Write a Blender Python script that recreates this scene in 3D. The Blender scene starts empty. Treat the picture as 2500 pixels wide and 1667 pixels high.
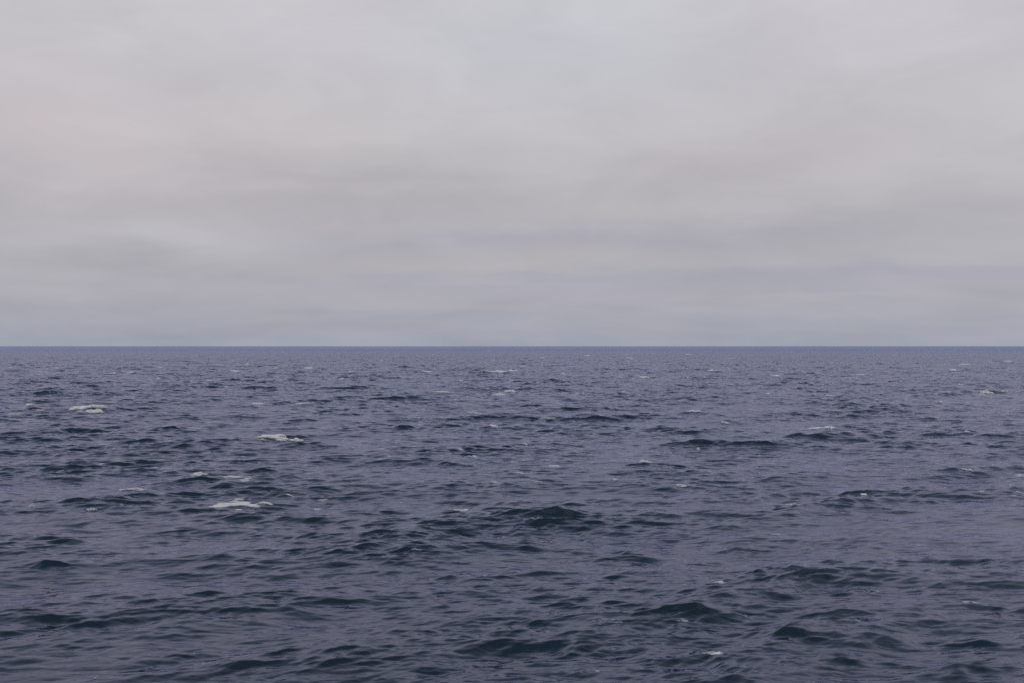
import bpy, math
import numpy as np

# ------------------------------------------------------------------ camera, sky, sun, exposure
SC = bpy.context.scene
COL = SC.collection
CAM_H = 20.0                       # eye height above mean sea level: an upper deck of a ship
LENS, SENSOR = 35.0, 36.0
R_EARTH = 6371000.0
PITCH = math.radians(0.262)
cam_data = bpy.data.cameras.new("camera")
cam_data.lens = LENS
cam_data.sensor_width = SENSOR
cam_data.clip_start = 0.5
cam_data.clip_end = 60000.0
cam = bpy.data.objects.new("camera", cam_data)
COL.objects.link(cam)
cam.location = (0.0, 0.0, CAM_H)
cam.rotation_euler = (math.radians(90.0) + PITCH, 0.0, 0.0)
SC.camera = cam

SC.view_settings.view_transform = 'Standard'
SC.view_settings.look = 'None'
SC.view_settings.exposure = 0.0
SC.view_settings.gamma = 1.0
SC.cycles.use_denoising = False
SC.cycles.max_bounces = 5
SC.cycles.glossy_bounces = 2
SC.cycles.diffuse_bounces = 1
SC.cycles.volume_bounces = 0
SC.cycles.transparent_max_bounces = 8
SC.cycles.sample_clamp_indirect = 1.5
SC.cycles.use_adaptive_sampling = False

SUN_EL, SUN_AZ = math.radians(24.0), math.radians(215.0)     # low behind the camera, over its left shoulder


def lin(r, g, b):
    def f(c):
        c /= 255.0
        return c / 12.92 if c <= 0.04045 else ((c + 0.055) / 1.055) ** 2.4
    return (f(r), f(g), f(b))


class NT:
    """Small helper to write node graphs as expressions."""

    def __init__(self, tree):
        self.t = tree
        tree.nodes.clear()

    def node(self, typ, **kw):
        n = self.t.nodes.new(typ)
        for k, v in kw.items():
            setattr(n, k, v)
        return n

    def put(self, sock, v):
        if hasattr(v, "node"):
            self.t.links.new(v, sock)
        elif isinstance(v, (tuple, list)):
            d = sock.default_value
            sock.default_value = tuple(v) + (1.0,) * (len(d) - len(v))
        else:
            sock.default_value = v

    def m(self, op, a, b=0.0, c=0.0, clamp=False):
        n = self.node('ShaderNodeMath', operation=op)
        n.use_clamp = clamp
        for i, v in enumerate((a, b, c)):
            self.put(n.inputs[i], v)
        return n.outputs[0]

    def vm(self, op, a, b=(0, 0, 0), scale=None):
        n = self.node('ShaderNodeVectorMath', operation=op)
        self.put(n.inputs[0], a)
        self.put(n.inputs[1], b)
        if scale is not None:
            self.put(n.inputs[3], scale)
        return n.outputs[0]

    def xyz(self, x, y, z):
        n = self.node('ShaderNodeCombineXYZ')
        for i, v in enumerate((x, y, z)):
            self.put(n.inputs[i], v)
        return n.outputs[0]

    def sep(self, v):
        n = self.node('ShaderNodeSeparateXYZ')
        self.put(n.inputs[0], v)
        return n.outputs

    def noise(self, vec, scale, detail=2.0, rough=0.5, dist=0.0):
        n = self.node('ShaderNodeTexNoise')
        self.put(n.inputs['Vector'], vec)
        n.inputs['Scale'].default_value = scale
        n.inputs['Detail'].default_value = detail
        n.inputs['Roughness'].default_value = rough
        n.inputs['Distortion'].default_value = dist
        return n.outputs

    def mix(self, fac, a, b):
        n = self.node('ShaderNodeMix', data_type='RGBA')
        self.put(n.inputs[0], fac)
        self.put(n.inputs[6], a)
        self.put(n.inputs[7], b)
        return n.outputs[2]

    def ramp(self, fac, stops, interp='B_SPLINE'):
        n = self.node('ShaderNodeValToRGB')
        cr = n.color_ramp
        cr.interpolation = interp
        while len(cr.elements) < len(stops):
            cr.elements.new(0.5)
        for e, (p, c) in zip(cr.elements, stops):
            e.position = p
            e.color = tuple(c) + (1.0,)
        self.put(n.inputs[0], fac)
        return n.outputs[0]

    def maprange(self, v, a, b, c=0.0, d=1.0, interp='SMOOTHSTEP'):
        n = self.node('ShaderNodeMapRange', interpolation_type=interp)
        for i, x in enumerate((v, a, b, c, d)):
            self.put(n.inputs[i], x)
        return n.outputs[0]


world = bpy.data.worlds.new("World")
SC.world = world
world.use_nodes = True
W = NT(world.node_tree)
coord = W.node('ShaderNodeTexCoord').outputs['Generated']
dx, dy, dz = W.sep(coord)
horiz = W.m('SQRT', W.m('ADD', W.m('MULTIPLY', dx, dx), W.m('MULTIPLY', dy, dy)))
v_el = W.m('DIVIDE', dz, W.m('MAXIMUM', horiz, 0.02))        # tangent of the elevation
u_az = W.m('ARCTAN2', dx, dy)                                # azimuth, 0 straight ahead
# cloud deck seen in perspective: noise on the plane of the deck, curved down at the horizon
deck_den = W.m('ADD', W.m('MAXIMUM', dz, 0.0), 0.15)
deck = W.xyz(W.m('DIVIDE', dx, deck_den), W.m('DIVIDE', dy, deck_den), 0.0)
n_big = W.noise(W.vm('MULTIPLY', deck, (0.8, 0.8, 1.0)), 1.0, 3.0, 0.45, 0.3)
n_mid = W.noise(W.vm('ADD', W.vm('MULTIPLY', deck, (1.6, 2.4, 1.0)), (13.0, 4.0, 0.0)), 1.0, 4.0, 0.5, 0.2)
# long flat bands low over the horizon
band_vec = W.xyz(W.m('MULTIPLY', u_az, 2.2), W.m('MULTIPLY', v_el, 15.0), 3.7)
n_band = W.noise(band_vec, 1.0, 3.0, 0.5, 0.4)
wob = W.m('MULTIPLY', W.m('SUBTRACT', n_mid[0], 0.5), 0.05)
v_w = W.m('ADD', v_el, wob)
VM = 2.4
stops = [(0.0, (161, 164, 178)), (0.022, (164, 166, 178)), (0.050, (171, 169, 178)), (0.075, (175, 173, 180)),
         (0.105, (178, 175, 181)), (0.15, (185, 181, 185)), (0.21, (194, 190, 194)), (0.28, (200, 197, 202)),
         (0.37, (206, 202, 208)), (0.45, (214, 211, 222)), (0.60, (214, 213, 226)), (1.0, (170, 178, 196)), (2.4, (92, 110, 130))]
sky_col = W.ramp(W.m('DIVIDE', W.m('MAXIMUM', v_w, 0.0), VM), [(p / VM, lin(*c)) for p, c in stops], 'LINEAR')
gain = W.m('ADD', 1.0, W.m('MULTIPLY', W.m('SUBTRACT', n_big[0], 0.5), 0.22))
gain = W.m('ADD', gain, W.m('MULTIPLY', W.m('SUBTRACT', n_mid[0], 0.5), 0.10))
mott = W.noise(W.xyz(W.m('MULTIPLY', u_az, 7.0), W.m('MULTIPLY', v_el, 17.0), 1.3), 1.0, 6.0, 0.62, 0.6)[0]
gain = W.m('ADD', gain, W.m('MULTIPLY', W.m('SUBTRACT', mott, 0.5), 0.22))
low = W.maprange(v_el, 0.02, 0.22, 1.0, 0.0)
gain = W.m('ADD', gain, W.m('MULTIPLY', W.m('MULTIPLY', W.m('SUBTRACT', n_band[0], 0.5), low), 0.05))
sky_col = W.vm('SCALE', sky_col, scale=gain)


def cloud_patch(col, u0, v0, su, sv, delta, slope=0.0):
    """A soft brighter or darker bank of the overcast at azimuth u0, elevation v0."""
    du = W.m('DIVIDE', W.m('SUBTRACT', W.m('ADD', u_az, W.m('MULTIPLY', W.m('SUBTRACT', n_band[0], 0.5), 0.25)), u0), su)
    vv = W.m('SUBTRACT', W.m('SUBTRACT', v_w, v0), W.m('MULTIPLY', W.m('SUBTRACT', u_az, u0), slope))
    dv = W.m('DIVIDE', vv, sv)
    r2 = W.m('ADD', W.m('MULTIPLY', du, du), W.m('MULTIPLY', dv, dv))
    g = W.m('EXPONENT', W.m('MULTIPLY', r2, -1.0))
    return W.vm('ADD', col, W.vm('SCALE', tuple(delta), scale=g))


def uv_px(x, y):                                             # place in the sky of a spot measured in the photograph (2352 px frame)
    return math.atan((x - 1176) / 2286.7), (795 - y) / 2286.7


for (x, y, su, sv, delta, sl) in [
        (390, 562, 0.10, 0.014, (0.07, 0.068, 0.074), 0.0),
        (120, 330, 0.13, 0.045, (0.036, 0.008, 0.006), -0.05),
        (620, 300, 0.12, 0.03, (0.02, 0.018, 0.004), 0.0),
        (1150, 560, 0.22, 0.018, (-0.035, -0.032, -0.012), 0.03),
        (1120, 602, 0.16, 0.010, (0.024, 0.018, 0.0), 0.02),
        (800, 450, 0.16, 0.02, (-0.035, -0.035, -0.03), -0.02),
        (1700, 380, 0.14, 0.03, (-0.02, -0.025, -0.02), 0.05),
        (2000, 420, 0.12, 0.03, (0.03, 0.028, 0.03), 0.08),
        (1950, 530, 0.20, 0.02, (-0.03, -0.03, -0.02), 0.03),
        (2100, 640, 0.20, 0.010, (-0.03, -0.028, -0.008), 0.0),
        (1850, 672, 0.18, 0.008, (0.018, 0.017, 0.012), 0.0),
        (1300, 655, 0.3, 0.010, (-0.025, -0.02, 0.0), 0.0),
        (800, 705, 0.14, 0.007, (0.016, 0.015, 0.008), 0.0),
        (1300, 100, 0.16, 0.06, (-0.03, -0.005, 0.0), 0.0)]:
    u0, v0 = uv_px(x, y)
    sky_col = cloud_patch(sky_col, u0, v0, su, sv, delta, sl)

nish = W.node('ShaderNodeTexSky', sky_type='NISHITA')
nish.sun_disc = False
nish.sun_elevation = SUN_EL
nish.sun_rotation = SUN_AZ
bg = W.node('ShaderNodeBackground')
# the overcast hides all but a little of the clear sky behind it; background strength 0.1
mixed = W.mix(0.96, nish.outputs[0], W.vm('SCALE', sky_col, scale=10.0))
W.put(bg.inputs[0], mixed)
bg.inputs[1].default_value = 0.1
out = W.node('ShaderNodeOutputWorld')
W.t.links.new(bg.outputs[0], out.inputs[0])

sun_data = bpy.data.lights.new("sun", 'SUN')
sun_data.energy = 0.6
sun_data.angle = math.radians(30.0)
sun_data.color = (1.0, 0.95, 0.88)
sun = bpy.data.objects.new("sun", sun_data)
COL.objects.link(sun)
sun.location = (0, -20, 60)
sun.rotation_euler = (math.radians(90.0) - SUN_EL, 0.0, -SUN_AZ + math.radians(180.0))

# ------------------------------------------------------------------ the sea surface
rng = np.random.default_rng(11)
G = 9.81


def wave_tile(L, N, l_lo, l_hi, mss, wind_deg, spread, lp, rot, seed):
    """Random wind sea on a periodic tile, wavelengths l_lo..l_hi, scaled to a mean square slope."""
    r = np.random.default_rng(seed)
    k1 = 2 * np.pi * np.fft.fftfreq(N, L / N)
    kx, ky = np.meshgrid(k1, k1, indexing='ij')
    k = np.hypot(kx, ky)
    k[0, 0] = 1.0
    kp = 2 * np.pi / lp
    th = np.arctan2(ky, kx) - math.radians(wind_deg - rot)
    D = np.abs(np.cos(th)) ** spread * np.where(np.cos(th) > 0, 1.0, 0.06) + 0.004
    P = k ** -4.0 * np.exp(-1.25 * (kp / k) ** 2) * D
    lam = 2 * np.pi / k
    s = np.log(lam)
    edge = 1 / (1 + np.exp(-(s - math.log(l_lo)) * 9)) * 1 / (1 + np.exp((s - math.log(l_hi)) * 9))
    P = P * edge
    P[0, 0] = 0.0
    A = np.sqrt(P) * (r.normal(size=(N, N)) + 1j * r.normal(size=(N, N)))
    h = np.fft.ifft2(A)
    sx = np.fft.ifft2(1j * kx * A).real
    sy = np.fft.ifft2(1j * ky * A).real
    f = math.sqrt(mss / (sx.var() + sy.var()))
    cx = np.fft.ifft2(1j * kx / k * A).real * f
    cy = np.fft.ifft2(1j * ky / k * A).real * f
    return dict(L=L, N=N, rot=math.radians(rot), data=np.stack([h.real * f, cx, cy], -1).astype(np.float32), lo=l_lo,
                rms=math.sqrt(mss))


WIND = -76.0                       # direction the sea runs: towards the camera and a little to the right
TILES = [
    wave_tile(1337.0, 2048, 12.0, 90.0, 0.0048, WIND, 5.0, 34.0, 0.0, 5),
    wave_tile(719.0, 2048, 4.5, 12.0, 0.0070, WIND + 6, 4.0, 60.0, 9.0, 6),
    wave_tile(241.0, 1024, 1.6, 4.5, 0.0175, WIND - 8, 8.0, 60.0, -13.0, 7),
    wave_tile(83.0, 1024, 0.45, 1.6, 0.0240, WIND + 4, 12.0, 60.0, 21.0, 8),
    wave_tile(29.0, 1024, 0.22, 0.5, 0.0080, WIND - 5, 10.0, 60.0, -31.0, 9),
]
CHOP = 0.9
LONG_STD = float(TILES[0]['data'][..., 0].std())
# wind patches: where the short waves stand steeper or lie flatter, tens of metres across
GROUPS = wave_tile(911.0, 512, 25.0, 160.0, 0.01, 10, 0.5, 90.0, 5.0, 21)
GROUPS['data'] /= GROUPS['data'][..., 0].std()


def sample(tile, x, y):
    c, s = math.cos(tile['rot']), math.sin(tile['rot'])
    N = tile['N']
    q = N / tile['L']
    a = (x * c + y * s) * q
    b = (-x * s + y * c) * q
    ia = np.floor(a).astype(np.int64)
    ib = np.floor(b).astype(np.int64)
    fa = (a - ia).astype(np.float32)[:, None]
    fb = (b - ib).astype(np.float32)[:, None]
    i0, j0 = ia % N, ib % N
    i1, j1 = (i0 + 1) % N, (j0 + 1) % N
    T = tile['data']
    v = (T[i0, j0] * (1 - fa) + T[i1, j0] * fa) * (1 - fb) + (T[i0, j1] * (1 - fa) + T[i1, j1] * fa) * fb
    return v[:, 0], v[:, 1] * c - v[:, 2] * s, v[:, 1] * s + v[:, 2] * c


F_PX = 2500.0 * LENS / SENSOR


def ray_ground(px, py, z=0.0):
    """Where the view ray of a spot measured in the photograph (2500 px frame) meets the height z."""
    X = (px - 1250.0) / F_PX
    t = (833.5 - py) / F_PX
    c, s = math.cos(PITCH), math.sin(PITCH)
    dyy, dzz = c - t * s, s + t * c
    # flat first, then corrected for the curved earth
    d = (z - CAM_H) / dzz
    for _ in range(8):
        r2 = (d * X) ** 2 + (d * dyy) ** 2
        d = (z - r2 / (2 * R_EARTH) - CAM_H) / dzz
    return d * X, d * dyy, d


# steep single waves measured in the photograph: centre x, crest y, half width px, face height px, tilt of the crest (deg, + = right end away)
SWELLS = [
    (742, 1070, 62, 24, 2), (530, 1152, 95, 34, 12), (45, 1214, 75, 18, 0), (620, 1226, 125, 22, 6), (1075, 1108, 95, 28, -8),
    (1010, 962, 95, 14, 12), (1250, 1013, 45, 11, 2), (1018, 1033, 55, 14, -2), (1445, 1050, 65, 11, 10), (1205, 1180, 45, 12, 8),
    (1230, 1214, 70, 14, 0), (2030, 1040, 110, 36, 3), (1800, 1064, 120, 32, 5), (2198, 1081, 35, 14, 0), (1945, 1226, 50, 20, 4),
    (2290, 1210, 65, 18, 0), (2090, 1197, 110, 14, 0), (915, 1313, 100, 48, 10), (1290, 1304, 95, 18, 4), (1270, 1257, 130, 16, -4),
    (760, 1578, 260, 44, 14), (1750, 1585, 120, 46, -10), (2020, 1525, 190, 42, -14), (2220, 1350, 190, 30, 6), (1870, 1385, 70, 26, 8),
    (1440, 1560, 200, 40, -8), (120, 1300, 80, 18, 4), (110, 1362, 60, 26, 4), (1830, 1318, 50, 20, 0), (2370, 1540, 140, 34, 0),
    (420, 1572, 100, 36, 10), (1100, 1525, 130, 28, 2), (1130, 1388, 60, 18, -4), (160, 1510, 70, 26, 6), (1760, 1490, 120, 18, 2),
    (2440, 1465, 70, 26, -4), (700, 1296, 90, 20, 2), (2390, 1600, 100, 40, 8), (1500, 1330, 60, 14, 4), (2100, 1590, 90, 26, 0),
    (640, 1385, 80, 18, 3), (1230, 1210, 60, 14, 2), (1570, 1130, 60, 12, 0), (300, 1060, 70, 9, 3), (860, 985, 60, 8, 4),
    (1380, 932, 70, 8, 0), (480, 1010, 60, 8, 0), (2420, 952, 50, 8, 0), (250, 1005, 70, 9, 6), (50, 921, 70, 7, 0), (1950, 1010, 60, 8, 0),
]
SW = []
for (px, py, hw, hh, tilt) in SWELLS:
    X, Y, d = ray_ground(px, py + hh * 0.9)
    A = (0.30 if py < 1250 else 0.27) * hh * Y / F_PX
    Ls = hw * Y / F_PX
    SW.append((X, Y + A * 2.0, A, Ls * 1.15, A * 3.3, math.radians(tilt)))


def surface(x, y, spacing=None):
    """Sea surface points over the rest positions x, y; spacing limits which wavelengths the mesh can carry."""
    x = np.asarray(x, np.float64)
    y = np.asarray(y, np.float64)
    z = np.zeros_like(x)
    ox = np.zeros_like(x)
    oy = np.zeros_like(x)
    miss = np.zeros_like(x)
    long_h = np.zeros_like(x)
    grp = np.zeros_like(x)
    crest = np.zeros_like(x)
    r = np.hypot(x, y)
    for (X, Y, A, Ls, Lt, tl) in SW:
        sel = np.nonzero((np.abs(x - X) < Ls * 2.6 + Lt * 2) & (np.abs(y - Y) < Lt * 4 + Ls))[0]
        if not len(sel):
            continue
        c, s = math.cos(tl), math.sin(tl)
        ddx, ddy = x[sel] - X, y[sel] - Y
        along = ddx * c + ddy * s
        # the crest line bends and its front is steeper than its back
        t = -ddx * s + ddy * c + 0.35 * Lt * np.sin(along / Ls * 2.3 + X) + 0.16 * Lt * np.sin(along / Ls * 6.1 + Y)
        prof = np.where(t < 0, np.exp(-(t / (0.85 * Lt)) ** 2), np.exp(-(t / (1.7 * Lt)) ** 2))
        lump = 1.0 + 0.25 * np.sin(along / Ls * 4.3 + Y * 3) + 0.18 * np.sin(along / Ls * 9.7 + Y)
        shape = prof * np.exp(-np.abs(along / (1.2 * Ls)) ** 2)
        z[sel] += A * shape * lump
        crest[sel] = np.maximum(crest[sel], shape)
    for T in TILES:
        if spacing is None:
            w = np.ones_like(x)
        else:
            w = np.clip((T['lo'] * 2.2 / np.maximum(spacing, 1e-6) - 0.7) / 1.3, 0, 1)
            w = w * w * (3 - 2 * w)
        miss += (T['rms'] ** 2) * (1 - w * w)
        idx = np.nonzero(w > 0.001)[0]
        for a in range(0, len(idx), 400000):
            ii = idx[a:a + 400000]
            h, cx, cy = sample(T, x[ii], y[ii])
            chop = CHOP if T['lo'] > 1 else 0.45
            if T['lo'] > 10:
                long_h[ii] = h
                grp[ii] = sample(GROUPS, x[ii], y[ii])[0]
            g = w[ii] * (1.0 if T['lo'] > 10 else np.clip(1.0 + 0.22 * grp[ii] + 0.17 * long_h[ii] / LONG_STD + 0.6 * crest[ii], 0.4, 1.9)) * (1.0 + 0.5 * np.clip((r[ii] - 120.0) / 1200.0, 0, 1) ** 0.7 * np.clip((7000.0 - r[ii]) / 5000.0, 0, 1))
            z[ii] += h * g
            ox[ii] += cx * g * chop
            oy[ii] += cy * g * chop
    z -= 0.04
    z -= r * r / (2 * R_EARTH)
    return x + ox, y + oy, z, np.sqrt(miss)


# polar sheet round the camera: fine towards the view, coarse elsewhere, out past the horizon
FINE = 1180
half = math.radians(36.0)
th_f = np.linspace(-half, half, FINE)
th_c = np.linspace(half, 2 * math.pi - half, 150)[1:-1]
theta = np.concatenate([th_f, th_c])
rr = [0.6, 2.0, 4.0, 6.5, 9.0, 12.0, 15.0, 18.0, 21.0, 24.0, 27.0, 30.0]
r = 30.0
while r < 21000.0:
    r += max(0.11, 0.105 * (r / 55.0) ** 0.95) if r > 48 else 0.35
    rr.append(r)
rr = np.array(rr)
drr = np.gradient(rr)
NT_, NR_ = len(theta), len(rr)
TT, RR = np.meshgrid(theta, rr)
SP = np.meshgrid(theta, drr)[1]
lat = np.gradient(theta)
lat_s = np.meshgrid(lat, rr)[0] * RR
SP = np.maximum(SP, lat_s)
px0 = (RR * np.sin(TT)).ravel()
py0 = (RR * np.cos(TT)).ravel()
sx_, sy_, sz_, miss = surface(px0, py0, SP.ravel())
co = np.stack([sx_, sy_, sz_], -1).astype(np.float32)

idx = np.arange(NR_ * NT_).reshape(NR_, NT_)
nxt = np.roll(idx, -1, axis=1)
quads = np.stack([idx[:-1], idx[1:], nxt[1:], nxt[:-1]], -1).reshape(-1, 4)
quads = quads[:, ::-1]
nq = len(quads)
print("sea quads", nq)
me = bpy.data.meshes.new("sea")
me.vertices.add(len(co))
me.vertices.foreach_set("co", co.ravel())
me.loops.add(nq * 4)
me.loops.foreach_set("vertex_index", quads.astype(np.int32).ravel())
me.polygons.add(nq)
me.polygons.foreach_set("loop_start", (np.arange(nq) * 4).astype(np.int32))
me.polygons.foreach_set("use_smooth", np.ones(nq, bool))
me.update(calc_edges=True)
at = me.attributes.new("unresolved", 'FLOAT', 'POINT')
at.data.foreach_set("value", miss.astype(np.float32))
del TT, RR, SP, lat_s, px0, py0, sx_, sy_, sz_, quads

# sea water: dark body colour under a reflecting surface; ripples too small for the mesh tilt the normal
mat = bpy.data.materials.new("sea_water")
mat.use_nodes = True
S = NT(mat.node_tree)
pos = S.node('ShaderNodeTexCoord').outputs['Object']
nrm = S.node('ShaderNodeNewGeometry').outputs['Normal']
unres = S.node('ShaderNodeAttribute', attribute_name="unresolved").outputs['Fac']


def rot_scale(ang, sx, sy, off):
    n = S.node('ShaderNodeMapping')
    S.put(n.inputs['Vector'], pos)
    n.inputs['Location'].default_value = off
    n.inputs['Rotation'].default_value = (0, 0, math.radians(ang))
    n.inputs['Scale'].default_value = (sx, sy, 1)
    return n.outputs[0]


def slopes(vec, detail, ax, ay):
    o = S.noise(vec, 1.0, detail, 0.55)[1]
    c = S.vm('SUBTRACT', o, (0.5, 0.5, 0.5))
    return S.vm('MULTIPLY', c, (ax, ay, 0.0))


gust = S.noise(rot_scale(8, 0.010, 0.022, (3, 1, 0)), 1.0, 4.0, 0.55)[0]     # cat's paws: patches of rougher and smoother water
gustf = S.maprange(gust, 0.32, 0.68, 0.6, 1.5)
s1 = slopes(rot_scale(6, 0.24, 2.0, (0, 0, 0)), 3.0, 0.10, 0.85)
s2 = slopes(rot_scale(-9, 2.6, 7.5, (5, 3, 0)), 2.0, 0.12, 0.22)
lodv = slopes(rot_scale(3, 0.45, 1.1, (9, 2, 4)), 2.0, 3.5, 6.5)
sl = S.vm('SCALE', S.vm('ADD', s1, s2), scale=gustf)
sl = S.vm('ADD', sl, S.vm('SCALE', lodv, scale=unres))
normal = S.vm('NORMALIZE', S.vm('SUBTRACT', nrm, sl))
fres = S.node('ShaderNodeFresnel')
fres.inputs['IOR'].default_value = 1.60
S.put(fres.inputs['Normal'], normal)
under = S.node('ShaderNodeBsdfDiffuse')
S.put(under.inputs['Color'], S.mix(gust, lin(20, 36, 38), lin(26, 42, 50)))
gl = S.node('ShaderNodeBsdfGlossy')
gl.inputs['Color'].default_value = (0.765, 0.785, 1.0, 1.0)  # blue of the reflected light put into the gloss colour itself
gl.inputs['Roughness'].default_value = 0.09
S.put(gl.inputs['Normal'], normal)
bs = S.node('ShaderNodeMixShader')
S.put(bs.inputs[0], fres.outputs[0])
S.put(bs.inputs[1], under.outputs[0])
S.put(bs.inputs[2], gl.outputs[0])
mo = S.node('ShaderNodeOutputMaterial')
S.t.links.new(bs.outputs[0], mo.inputs[0])
me.materials.append(mat)
sea = bpy.data.objects.new("sea", me)
COL.objects.link(sea)
sea["kind"] = "structure"

# ------------------------------------------------------------------ the air over the sea
HT, HR = 20.8, 20300.0
hm = bpy.data.meshes.new("haze")
hv = [(x * HR, y * HR, z) for z in (-40.0, HT) for x, y in ((-1, -1), (1, -1), (1, 1), (-1, 1))]
hm.from_pydata(hv, [], [(3, 2, 1, 0), (4, 5, 6, 7), (0, 1, 5, 4), (1, 2, 6, 5), (2, 3, 7, 6), (3, 0, 4, 7)])
hmat = bpy.data.materials.new("haze")
hmat.use_nodes = True
H = NT(hmat.node_tree)
pv = H.node('ShaderNodeVolumePrincipled')
pv.inputs['Color'].default_value = (0.53, 0.64, 0.98, 1.0)
pv.inputs['Density'].default_value = 0.00009
pv.inputs['Anisotropy'].default_value = 0.2
ho = H.node('ShaderNodeOutputMaterial')
H.t.links.new(pv.outputs[0], ho.inputs['Volume'])
hm.materials.append(hmat)
haze = bpy.data.objects.new("haze", hm)
COL.objects.link(haze)
haze["kind"] = "stuff"

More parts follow.
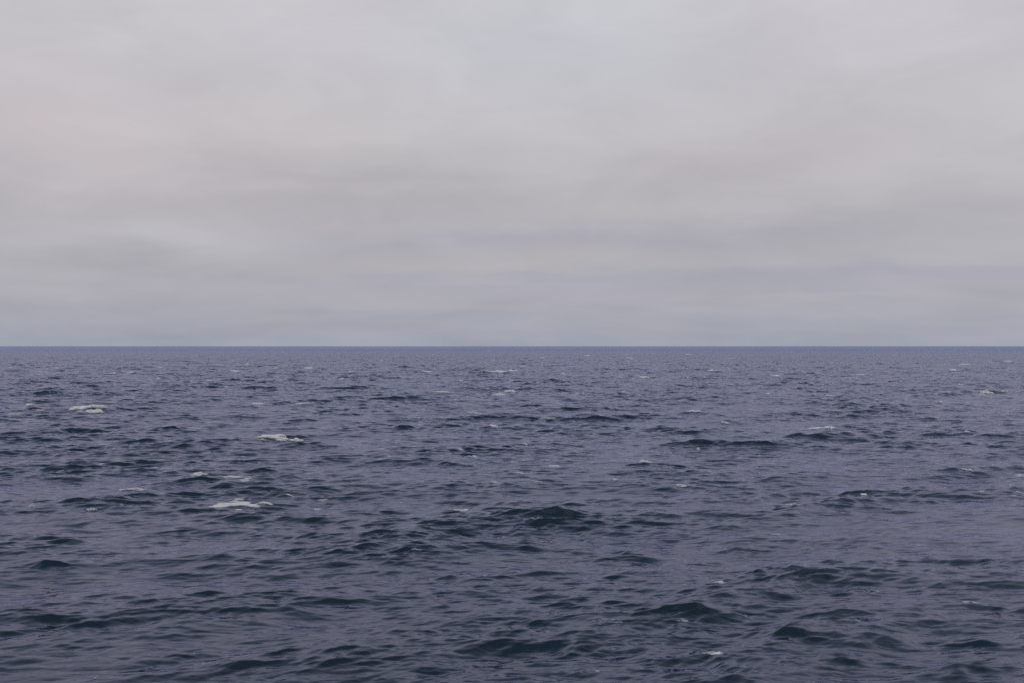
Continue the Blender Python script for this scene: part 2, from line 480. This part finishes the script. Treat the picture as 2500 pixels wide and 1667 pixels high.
# ------------------------------------------------------------------ whitecaps: every patch of breaking foam the photograph shows
# x, y (2500 px frame), width px, height px, cover, tilt deg, label (None = one of the flecks of its part of the sea)
CAPS = [
    (213, 992, 76, 20, 1.00, 2, "large bright foam patch with a curled right tip, far left of the sea"),
    (67, 986, 15, 6, 0.9, 0, "small crisp white fleck just left of the large far-left foam patch"),
    (39, 1009, 34, 8, 0.42, 3, "faint washed-out foam smear near the left edge of the sea"),
    (97, 1000, 32, 8, 0.42, 0, "pale thin foam between the left-edge smear and the large far-left patch"),
    (663, 1065, 72, 15, 0.95, -3, "long oval foam patch left of a dark steep crest, left centre"),
    (722, 1072, 30, 9, 0.9, 8, "short white foam tip touching the dark crest right of the long oval patch"),
    (628, 984, 38, 7, 0.6, -6, "slanting soft foam streak above the long oval patch, left centre"),
    (736, 983, 34, 8, 0.65, 8, "soft foam on a small dark peak right of the slanting streak"),
    (261, 910, 20, 4, 1.0, 2, "bright thin foam line on distant water at left"),
    (323, 907, 28, 4, 0.85, 0, "longer thin foam line just right of the bright distant one at left"),
    (394, 894, 15, 3, 0.9, 0, "small bright dash of foam right of and beyond the longer thin line"),
    (541, 890, 22, 3, 0.8, 0, "thin foam dash on distant water left of centre, above a wider faint one"),
    (578, 905, 30, 4, 0.65, 0, "wider faint foam dash on distant water below the thin one, left of centre"),
    (603, 887, 10, 3, 0.9, 0, None),
    (750, 897, 18, 5, 0.9, 4, "small bright foam tip on distant water between left third and centre"),
    (672, 897, 10, 4, 0.6, 0, None),
    (511, 926, 18, 4, 0.7, 0, "small foam crest over a dark ripple, left of centre on distant water"),
    (382, 923, 9, 4, 0.8, 0, None), (366, 926, 7, 3, 0.6, 0, None), (264, 877, 8, 3, 0.7, 0, None),
    (61, 864, 10, 2, 0.6, 0, None), (118, 866, 9, 2, 0.6, 0, None), (23, 896, 10, 3, 0.8, 0, None),
    (137, 897, 11, 4, 0.7, 0, None), (82, 914, 16, 3, 0.5, 0, None), (437, 865, 8, 2, 0.5, 0, None),
    (355, 866, 10, 2, 0.5, 0, None), (560, 939, 12, 3, 0.4, 0, None), (690, 857, 9, 2, 0.5, 0, None),
    (487, 1155, 28, 11, 0.85, 28, "slanting foam tip left of a broad dark wave, left of centre"),
    (566, 1162, 44, 8, 0.70, -8, "upper foam strip just behind the broad dark wave, left of centre"),
    (597, 1170, 24, 9, 0.75, 0, "stubby cream foam patch at the right end of the upper strip"),
    (607, 1191, 64, 11, 0.95, 0, "pointed oval foam patch midway down the cluster, left of centre"),
    (570, 1229, 88, 17, 1.00, 6, "biggest ragged foam patch, lowest of the cluster left of centre"),
    (645, 1226, 36, 7, 0.75, -8, "narrow foam tongue running right from the biggest ragged patch"),
    (542, 1199, 26, 7, 0.42, 0, "dim cream foam smudge left of the pointed oval patch"),
    (324, 1192, 48, 8, 0.72, 10, "thin upswept foam streak left of the foam cluster"),
    (704, 1206, 23, 3, 1.0, -6, "very thin sharp white line right of the foam cluster"),
    (787, 1219, 24, 7, 0.5, 8, "faint foam wisp right of the sharp white line"),
    (245, 1131, 13, 5, 0.6, 0, "small dim foam dot above a dark peak, left side midway down the sea"),
    (220, 1242, 18, 5, 0.6, 10, "small slanting foam tick left side, below the upswept streak"),
    (80, 1233, 20, 6, 0.45, 10, "faint foam wisp under the dark swell at the left edge"),
    (1200, 906, 60, 4, 0.9, 1, "longest thin foam line on distant water at the centre"),
    (1252, 903, 18, 4, 1.0, 12, "bright raised right end beside the longest thin foam line"),
    (1245, 953, 24, 8, 1.0, -14, "white arched breaking lip curling down at its right, centre"),
    (1215, 959, 34, 4, 0.65, 8, "broken foam trail running left from the white arched lip"),
    (1205, 1038, 20, 7, 1.0, -10, "lone bright white foam dab, centre, above mid water"),
    (1338, 1022, 30, 5, 0.55, 0, "pale cream foam smear right of the centre, behind a dark ripple"),
    (1231, 1016, 32, 4, 0.6, 10, "thin foam edge along a small dark wave at the centre"),
    (1575, 920, 15, 5, 1.0, 16, "bright slanted foam tick on distant water right of centre"),
    (1079, 955, 54, 4, 0.55, 6, "long soft foam line on water left of the white arched lip"),
    (1160, 1006, 32, 5, 0.6, 2, "short soft foam band left of the small dark wave at the centre"),
    (1205, 882, 13, 3, 1.0, 5, "small bright dash beyond the longest thin foam line"),
    (1041, 906, 28, 4, 0.6, 4, "faint thin dash left of the longest thin foam line"),
    (857, 906, 16, 4, 0.8, 12, "small slanting dash on distant water left of the faint thin dash"),
    (836, 921, 10, 4, 0.7, 0, None), (1055, 865, 12, 2, 0.9, 0, None), (1194, 855, 12, 2, 0.7, 8, None),
    (1123, 913, 6, 3, 0.8, 0, None), (1140, 913, 5, 3, 0.7, 0, None), (1123, 927, 9, 3, 0.8, 0, None),
    (1377, 911, 7, 3, 0.8, 20, None), (1277, 893, 22, 3, 0.6, 8, None), (1430, 867, 14, 2, 0.8, 8, None),
    (1527, 865, 10, 2, 0.8, 8, None), (1534, 873, 26, 3, 0.6, 0, None), (1325, 872, 14, 3, 0.5, 8, None),
    (927, 879, 10, 3, 0.6, 0, None), (1310, 918, 8, 3, 0.5, 0, None), (1040, 934, 24, 4, 0.4, 0, None),
    (1627, 878, 10, 2, 0.6, 0, None), (1523, 956, 8, 4, 0.6, 0, None), (1475, 862, 10, 2, 0.5, 0, None),
    (1352, 858, 8, 2, 0.5, 0, None), (1598, 862, 8, 2, 0.5, 0, None), (975, 862, 8, 2, 0.5, 0, None),
    (1153, 1113, 20, 6, 0.6, -10, "small foam slip on the right flank of a dark peaked wave, centre"),
    (1125, 1097, 11, 7, 0.65, 20, "small upright foam wisp above the dark peaked wave, centre"),
    (1353, 1136, 26, 6, 0.7, -12, "white foam fringe sloping along a dark crest right of the peaked wave"),
    (1270, 1153, 24, 5, 0.6, 2, "low foam streak below and left of the sloping fringe"),
    (1576, 1125, 28, 7, 0.75, 8, "bright foam streak with a raised right end, right of centre midway down"),
    (1283, 1083, 11, 4, 0.6, 0, "tiny foam crescent between the lone white dab and the sloping fringe"),
    (1186, 1176, 66, 6, 0.50, 2, "long faint foam veil over a curved dark wave, centre"),
    (1313, 1174, 32, 5, 0.45, -10, "thin broken foam veil right of the long faint veil"),
    (1501, 1169, 14, 5, 0.6, -6, "small pale foam dab right of the thin broken veil"),
    (1123, 1243, 30, 7, 0.95, -6, "cream-white foam dash alone at centre, lower mid water"),
    (1662, 1183, 22, 6, 0.6, 0, "pale foam dash right of centre with dark ripples under it"),
    (1995, 1043, 34, 6, 1.0, -6, "bright white foam wedge on top of the long dark swell, right"),
    (2026, 1041, 22, 8, 1.0, 22, "upturned foam tip at the right end of the bright wedge, right"),
    (1695, 1002, 28, 8, 1.0, 4, "solid white foam block beside a dark gap, right of centre"),
    (1741, 903, 34, 6, 0.8, 2, "broad pale foam patch on distant water right of centre"),
    (2402, 954, 32, 9, 0.8, 4, "rounded foam patch near the right edge of the distant water"),
    (2451, 954, 14, 5, 0.9, 8, "small foam crest just right of the rounded patch near the right edge"),
    (2412, 962, 46, 4, 0.4, 0, "faint foam shelf under the rounded patch near the right edge"),
    (1787, 874, 24, 4, 0.8, 10, "slanting foam dash on far water above the broad pale patch"),
    (2096, 913, 24, 5, 0.85, -4, "bright small foam crest with a dark notch, distant right"),
    (2078, 922, 44, 3, 0.4, 0, "faint flat foam line just under the notched crest, distant right"),
    (1894, 916, 20, 4, 0.8, 12, "slanting foam edge over a dark ripple, distant right"),
    (1781, 938, 22, 4, 0.7, 8, "foam dash above and right of the solid white block"),
    (2029, 964, 16, 5, 0.7, 0, "small arched foam crest beyond the long dark swell, right"),
    (2068, 976, 28, 5, 0.55, 0, "flat pale foam band just right of the small arched crest, right"),
    (2290, 979, 18, 6, 0.7, 4, "little foam peak between the arched crest and the right-edge patches"),
    (2354, 889, 20, 4, 0.9, 4, "thin white foam dash on far water near the right edge"),
    (2338, 904, 17, 5, 0.8, 6, "short pale dash just below the thin white one near the right edge"),
    (2464, 881, 22, 5, 0.75, 14, "slanting foam streak on far water at the right edge"),
    (1940, 856, 14, 2, 0.9, 8, None), (1674, 864, 12, 2, 0.8, 8, None), (1940, 873, 14, 3, 0.6, 6, None),
    (1834, 940, 10, 4, 0.7, 12, None), (1891, 937, 10, 3, 0.6, 12, None), (1875, 959, 9, 4, 0.8, 0, None),
    (1955, 905, 14, 4, 0.7, 12, None), (1928, 897, 8, 3, 0.7, 12, None), (2404, 913, 18, 3, 0.6, 0, None),
    (2312, 956, 16, 4, 0.6, 0, None), (2347, 936, 11, 3, 0.7, 16, None), (2307, 931, 14, 3, 0.5, 0, None),
    (2060, 896, 10, 3, 0.6, 12, None), (2029, 884, 8, 2, 0.7, 12, None), (1860, 881, 9, 2, 0.6, 10, None),
    (2141, 962, 6, 4, 0.6, 0, None), (2185, 865, 12, 2, 0.5, 0, None), (2380, 866, 10, 2, 0.5, 0, None),
    (1985, 859, 8, 2, 0.5, 0, None), (2250, 858, 8, 2, 0.4, 0, None),
    (1769, 1028, 22, 4, 0.55, 6, "thin foam streak above the dark water, between solid block and wedge"),
    (2360, 1051, 16, 4, 0.7, 12, "small foam tick right of the long dark swell, near the right edge"),
    (1703, 1093, 12, 5, 0.55, -10, "small foam wisp under the left end of the dark swell, right of centre"),
    (2266, 1039, 24, 4, 0.35, 0, "dim foam smear between the long dark swell and the right edge"),
    (2366, 1144, 28, 4, 0.65, 0, "flat foam dash near the right edge, midway down the sea"),
    (2489, 1158, 20, 5, 0.6, -14, "broken foam trail running out of the right edge, midway down"),
    (2487, 1200, 14, 5, 0.6, 0, "pale foam dab at the right edge below the broken trail"),
    (2105, 1201, 16, 5, 1.0, -6, "bright foam nick on a low dark crest, right"),
    (1935, 1229, 22, 4, 1.0, 2, "bright foam line along the top of a round dark wave, right"),
    (2396, 1198, 12, 7, 0.55, -40, "small steep foam wisp left of the right-edge dab"),
    (2128, 1134, 14, 3, 0.5, 0, "thin foam tick between the long dark swell and the bright nick"),
    (1487, 1514, 70, 22, 0.20, 0, "streaky see-through foam patch in the near water, right of centre"),
    (1452, 1634, 50, 12, 0.30, 8, "dim foam scuff in the bottom water, right of centre"),
    (1667, 1511, 24, 9, 0.40, 0, "faint foam strokes right of the streaky see-through patch"),
    (1014, 1340, 26, 7, 0.42, 4, "faint broken foam on the near dark wave, centre"),
    (1756, 1420, 34, 5, 0.75, 0, "narrow pale foam line in the near water, right"),
    (1894, 1302, 20, 4, 0.50, -4, "thin pale glint of foam in near water right of centre"),
    (2376, 1468, 50, 7, 0.60, -8, "long soft foam streak in the near water at far right"),
    (1740, 1592, 44, 6, 0.85, -8, "sharp white foam line on a dark near crest at the bottom right"),
    (493, 1617, 34, 6, 0.28, -2, "pale foam scratch in the bottom water, left of centre"),
    (228, 1651, 24, 7, 0.28, 8, "dim foam scuff at the bottom edge, left"),
    (773, 1241, 28, 5, 0.50, -8, "soft foam trace right of the biggest ragged patch, lower mid water"),
]

mat = bpy.data.materials.new("sea_foam")
mat.use_nodes = True
S = NT(mat.node_tree)
pos = S.node('ShaderNodeTexCoord').outputs['Object']
cover = S.node('ShaderNodeAttribute', attribute_name="cover").outputs['Fac']
mp = S.node('ShaderNodeMapping')
S.put(mp.inputs['Vector'], pos)
mp.inputs['Scale'].default_value = (0.6, 3.4, 3.4)
streak = S.noise(mp.outputs[0], 2.0, 4.0, 0.62)[0]
fine = S.noise(pos, 9.0, 3.0, 0.6)[0]
dens = S.m('ADD', S.m('MULTIPLY', S.m('SUBTRACT', streak, 0.5), 1.9), S.m('MULTIPLY', S.m('SUBTRACT', fine, 0.5), 0.5))
alpha = S.maprange(S.m('ADD', cover, dens), 0.04, 1.05, 0.0, 0.95)
bs = S.node('ShaderNodeBsdfPrincipled')
S.put(bs.inputs['Base Color'], S.mix(fine, (0.76, 0.76, 0.74), (0.90, 0.89, 0.86)))
bs.inputs['Roughness'].default_value = 0.75
S.put(bs.inputs['Alpha'], alpha)
bmp = S.node('ShaderNodeBump')
bmp.inputs['Strength'].default_value = 0.5
bmp.inputs['Distance'].default_value = 0.05
S.put(bmp.inputs['Height'], fine)
S.put(bs.inputs['Normal'], bmp.outputs[0])
mo = S.node('ShaderNodeOutputMaterial')
S.t.links.new(bs.outputs[0], mo.inputs[0])

ragged = wave_tile(40.0, 512, 0.25, 3.0, 0.5, 80, 1.0, 2.4, 0.0, 44)
ragged['data'] /= ragged['data'][..., 0].std()


def spacing_at(x, y):
    rd = np.hypot(x, y)
    return np.maximum(np.interp(rd, rr, drr), rd * (th_f[1] - th_f[0]))


for n, (px, py, wpx, hpx, cov, tilt, label) in enumerate(CAPS):
    # rest position whose displaced point is seen at the measured spot
    if hpx < 7:
        hpx, cov = hpx + 1.2, cov * 1.05 + (0.14 if py < 970 else 0.0)
    tx, ty, _ = ray_ground(px, py + hpx * 0.35)
    gx, gy = tx, ty
    for _ in range(6):
        q = surface([gx], [gy], spacing_at(np.array([gx]), np.array([gy])))
        hx, hy, _ = ray_ground(px, py + hpx * 0.35, q[2][0] + (gx * gx + gy * gy) / (2 * R_EARTH))
        gx += 0.8 * (hx - q[0][0])
        gy += 0.8 * np.clip(hy - q[1][0], -0.1 * gy, 0.1 * gy)
    D = gy
    wid = wpx * D / F_PX
    dep = min(hpx * D * D / (CAM_H * F_PX), 0.9 * wid)
    rise = max(hpx * D / F_PX - dep * CAM_H / D, 0.0)       # what the flat patch lacks in height is the foam's own heap
    amp = min(0.07 + 0.35 * rise, 0.14 * wid + 0.04) + 0.0003 * D
    na = int(np.clip(wpx * 1.4, 20, 110))
    nt = int(np.clip(hpx * 2.2, 9, 36))
    c, s = math.cos(math.radians(tilt) * min(1.0, dep / wid * 3)), math.sin(math.radians(tilt) * min(1.0, dep / wid * 3))
    # on the image a crest tilt is foreshortened, so the real crest swings further round
    tl = math.atan(math.tan(math.radians(tilt)) * min(D / CAM_H, 4.0) * 0.5)
    c, s = math.cos(tl), math.sin(tl)
    A_, T_ = np.meshgrid(np.linspace(-2.3, 1.35, na), np.linspace(-1.4, 1.6, nt))
    # a few passes bring the seen height and centre of the patch to the measured ones (it lies on sloping water)
    for _pass in range(5):
        a = (A_ * wid / 2).ravel()
        t = (T_ * dep / 2).ravel()
        X0 = gx + a * c - t * s
        Y0 = gy + a * s + t * c
        k = 3.0 / max(wid, 0.6)
        rg = sample(ragged, (a * 0.75 + n * 3.7) * k, (t * max(1.0, wid / max(dep, 0.1)) * 1.0 + n * 6.3) * k)[0]
        u, v = A_.ravel(), T_.ravel()
        ue = u + 0.25 * v
        env = 1.0 - np.where(ue < 0, np.abs(ue / 1.45) ** 1.5, np.abs(ue) ** 2.4) - (np.abs(v + 0.25 * u * u) ** 2.0) * 0.9
        body_ = env + 0.45 * rg
        thick = amp * np.clip(body_, -0.5, 1.0)
        sx1, sy1, sz1, _ = surface(X0, Y0, spacing_at(X0, Y0))
        z = sz1 + thick - 0.02
        cv = np.clip(body_ * 1.15 + 0.12, -0.3, 1.1) * cov
        cv = np.where(body_ < 0, body_, cv)
        ok = cv > 0.30 * cov
        if _pass == 4 or not ok.any():
            break
        cyc, szc = math.cos(PITCH), math.sin(PITCH)
        dpt = sy1 * cyc + (z - CAM_H) * szc
        qx = 1250.0 + F_PX * sx1 / dpt
        qy = 833.5 - F_PX * ((z - CAM_H) * cyc - sy1 * szc) / dpt
        seen = max(np.percentile(qy[ok], 96) - np.percentile(qy[ok], 4), 0.3)
        dep *= float(np.clip(hpx * 0.9 / seen, 0.55, 1.5))
        dep = min(dep, 1.5 * wid)
        gx += (px - 0.5 * (np.percentile(qx[ok], 97) + np.percentile(qx[ok], 3))) * D / F_PX
        gy -= float(np.clip((py - np.median(qy[ok])) * D * D / (CAM_H * F_PX), -0.04 * D, 0.04 * D)) * 0.5
    ox_, oy_, oz_ = sx1[len(sx1) // 2], sy1[len(sy1) // 2], z.min()
    g = np.arange(nt * na).reshape(nt, na)
    q4 = np.stack([g[:-1, :-1], g[:-1, 1:], g[1:, 1:], g[1:, :-1]], -1).reshape(-1, 4)
    q4 = q4[(body_[q4] > -0.25).any(axis=1)]
    used, inv = np.unique(q4, return_inverse=True)
    q4 = inv.reshape(-1, 4)
    verts = np.stack([sx1 - ox_, sy1 - oy_, z - oz_], -1)[used]
    fm = bpy.data.meshes.new("whitecap")
    fm.from_pydata(verts.tolist(), [], q4.tolist())
    fm.polygons.foreach_set("use_smooth", np.ones(len(q4), bool))
    at = fm.attributes.new("cover", 'FLOAT', 'POINT')
    at.data.foreach_set("value", cv[used].astype(np.float32))
    fm.materials.append(mat)
    ob = bpy.data.objects.new("whitecap", fm)
    COL.objects.link(ob)
    ob.location = (ox_, oy_, oz_)
    if label is None:
        third = "left" if px < 833 else ("middle" if px < 1667 else "right")
        band = "close under the horizon" if py < 882 else "on distant water"
        label = f"tiny white foam fleck {band}, {third} third of the sea"
    ob["label"] = label
    ob["category"] = "whitecap"
    ob["group"] = "whitecaps scattered over the sea"
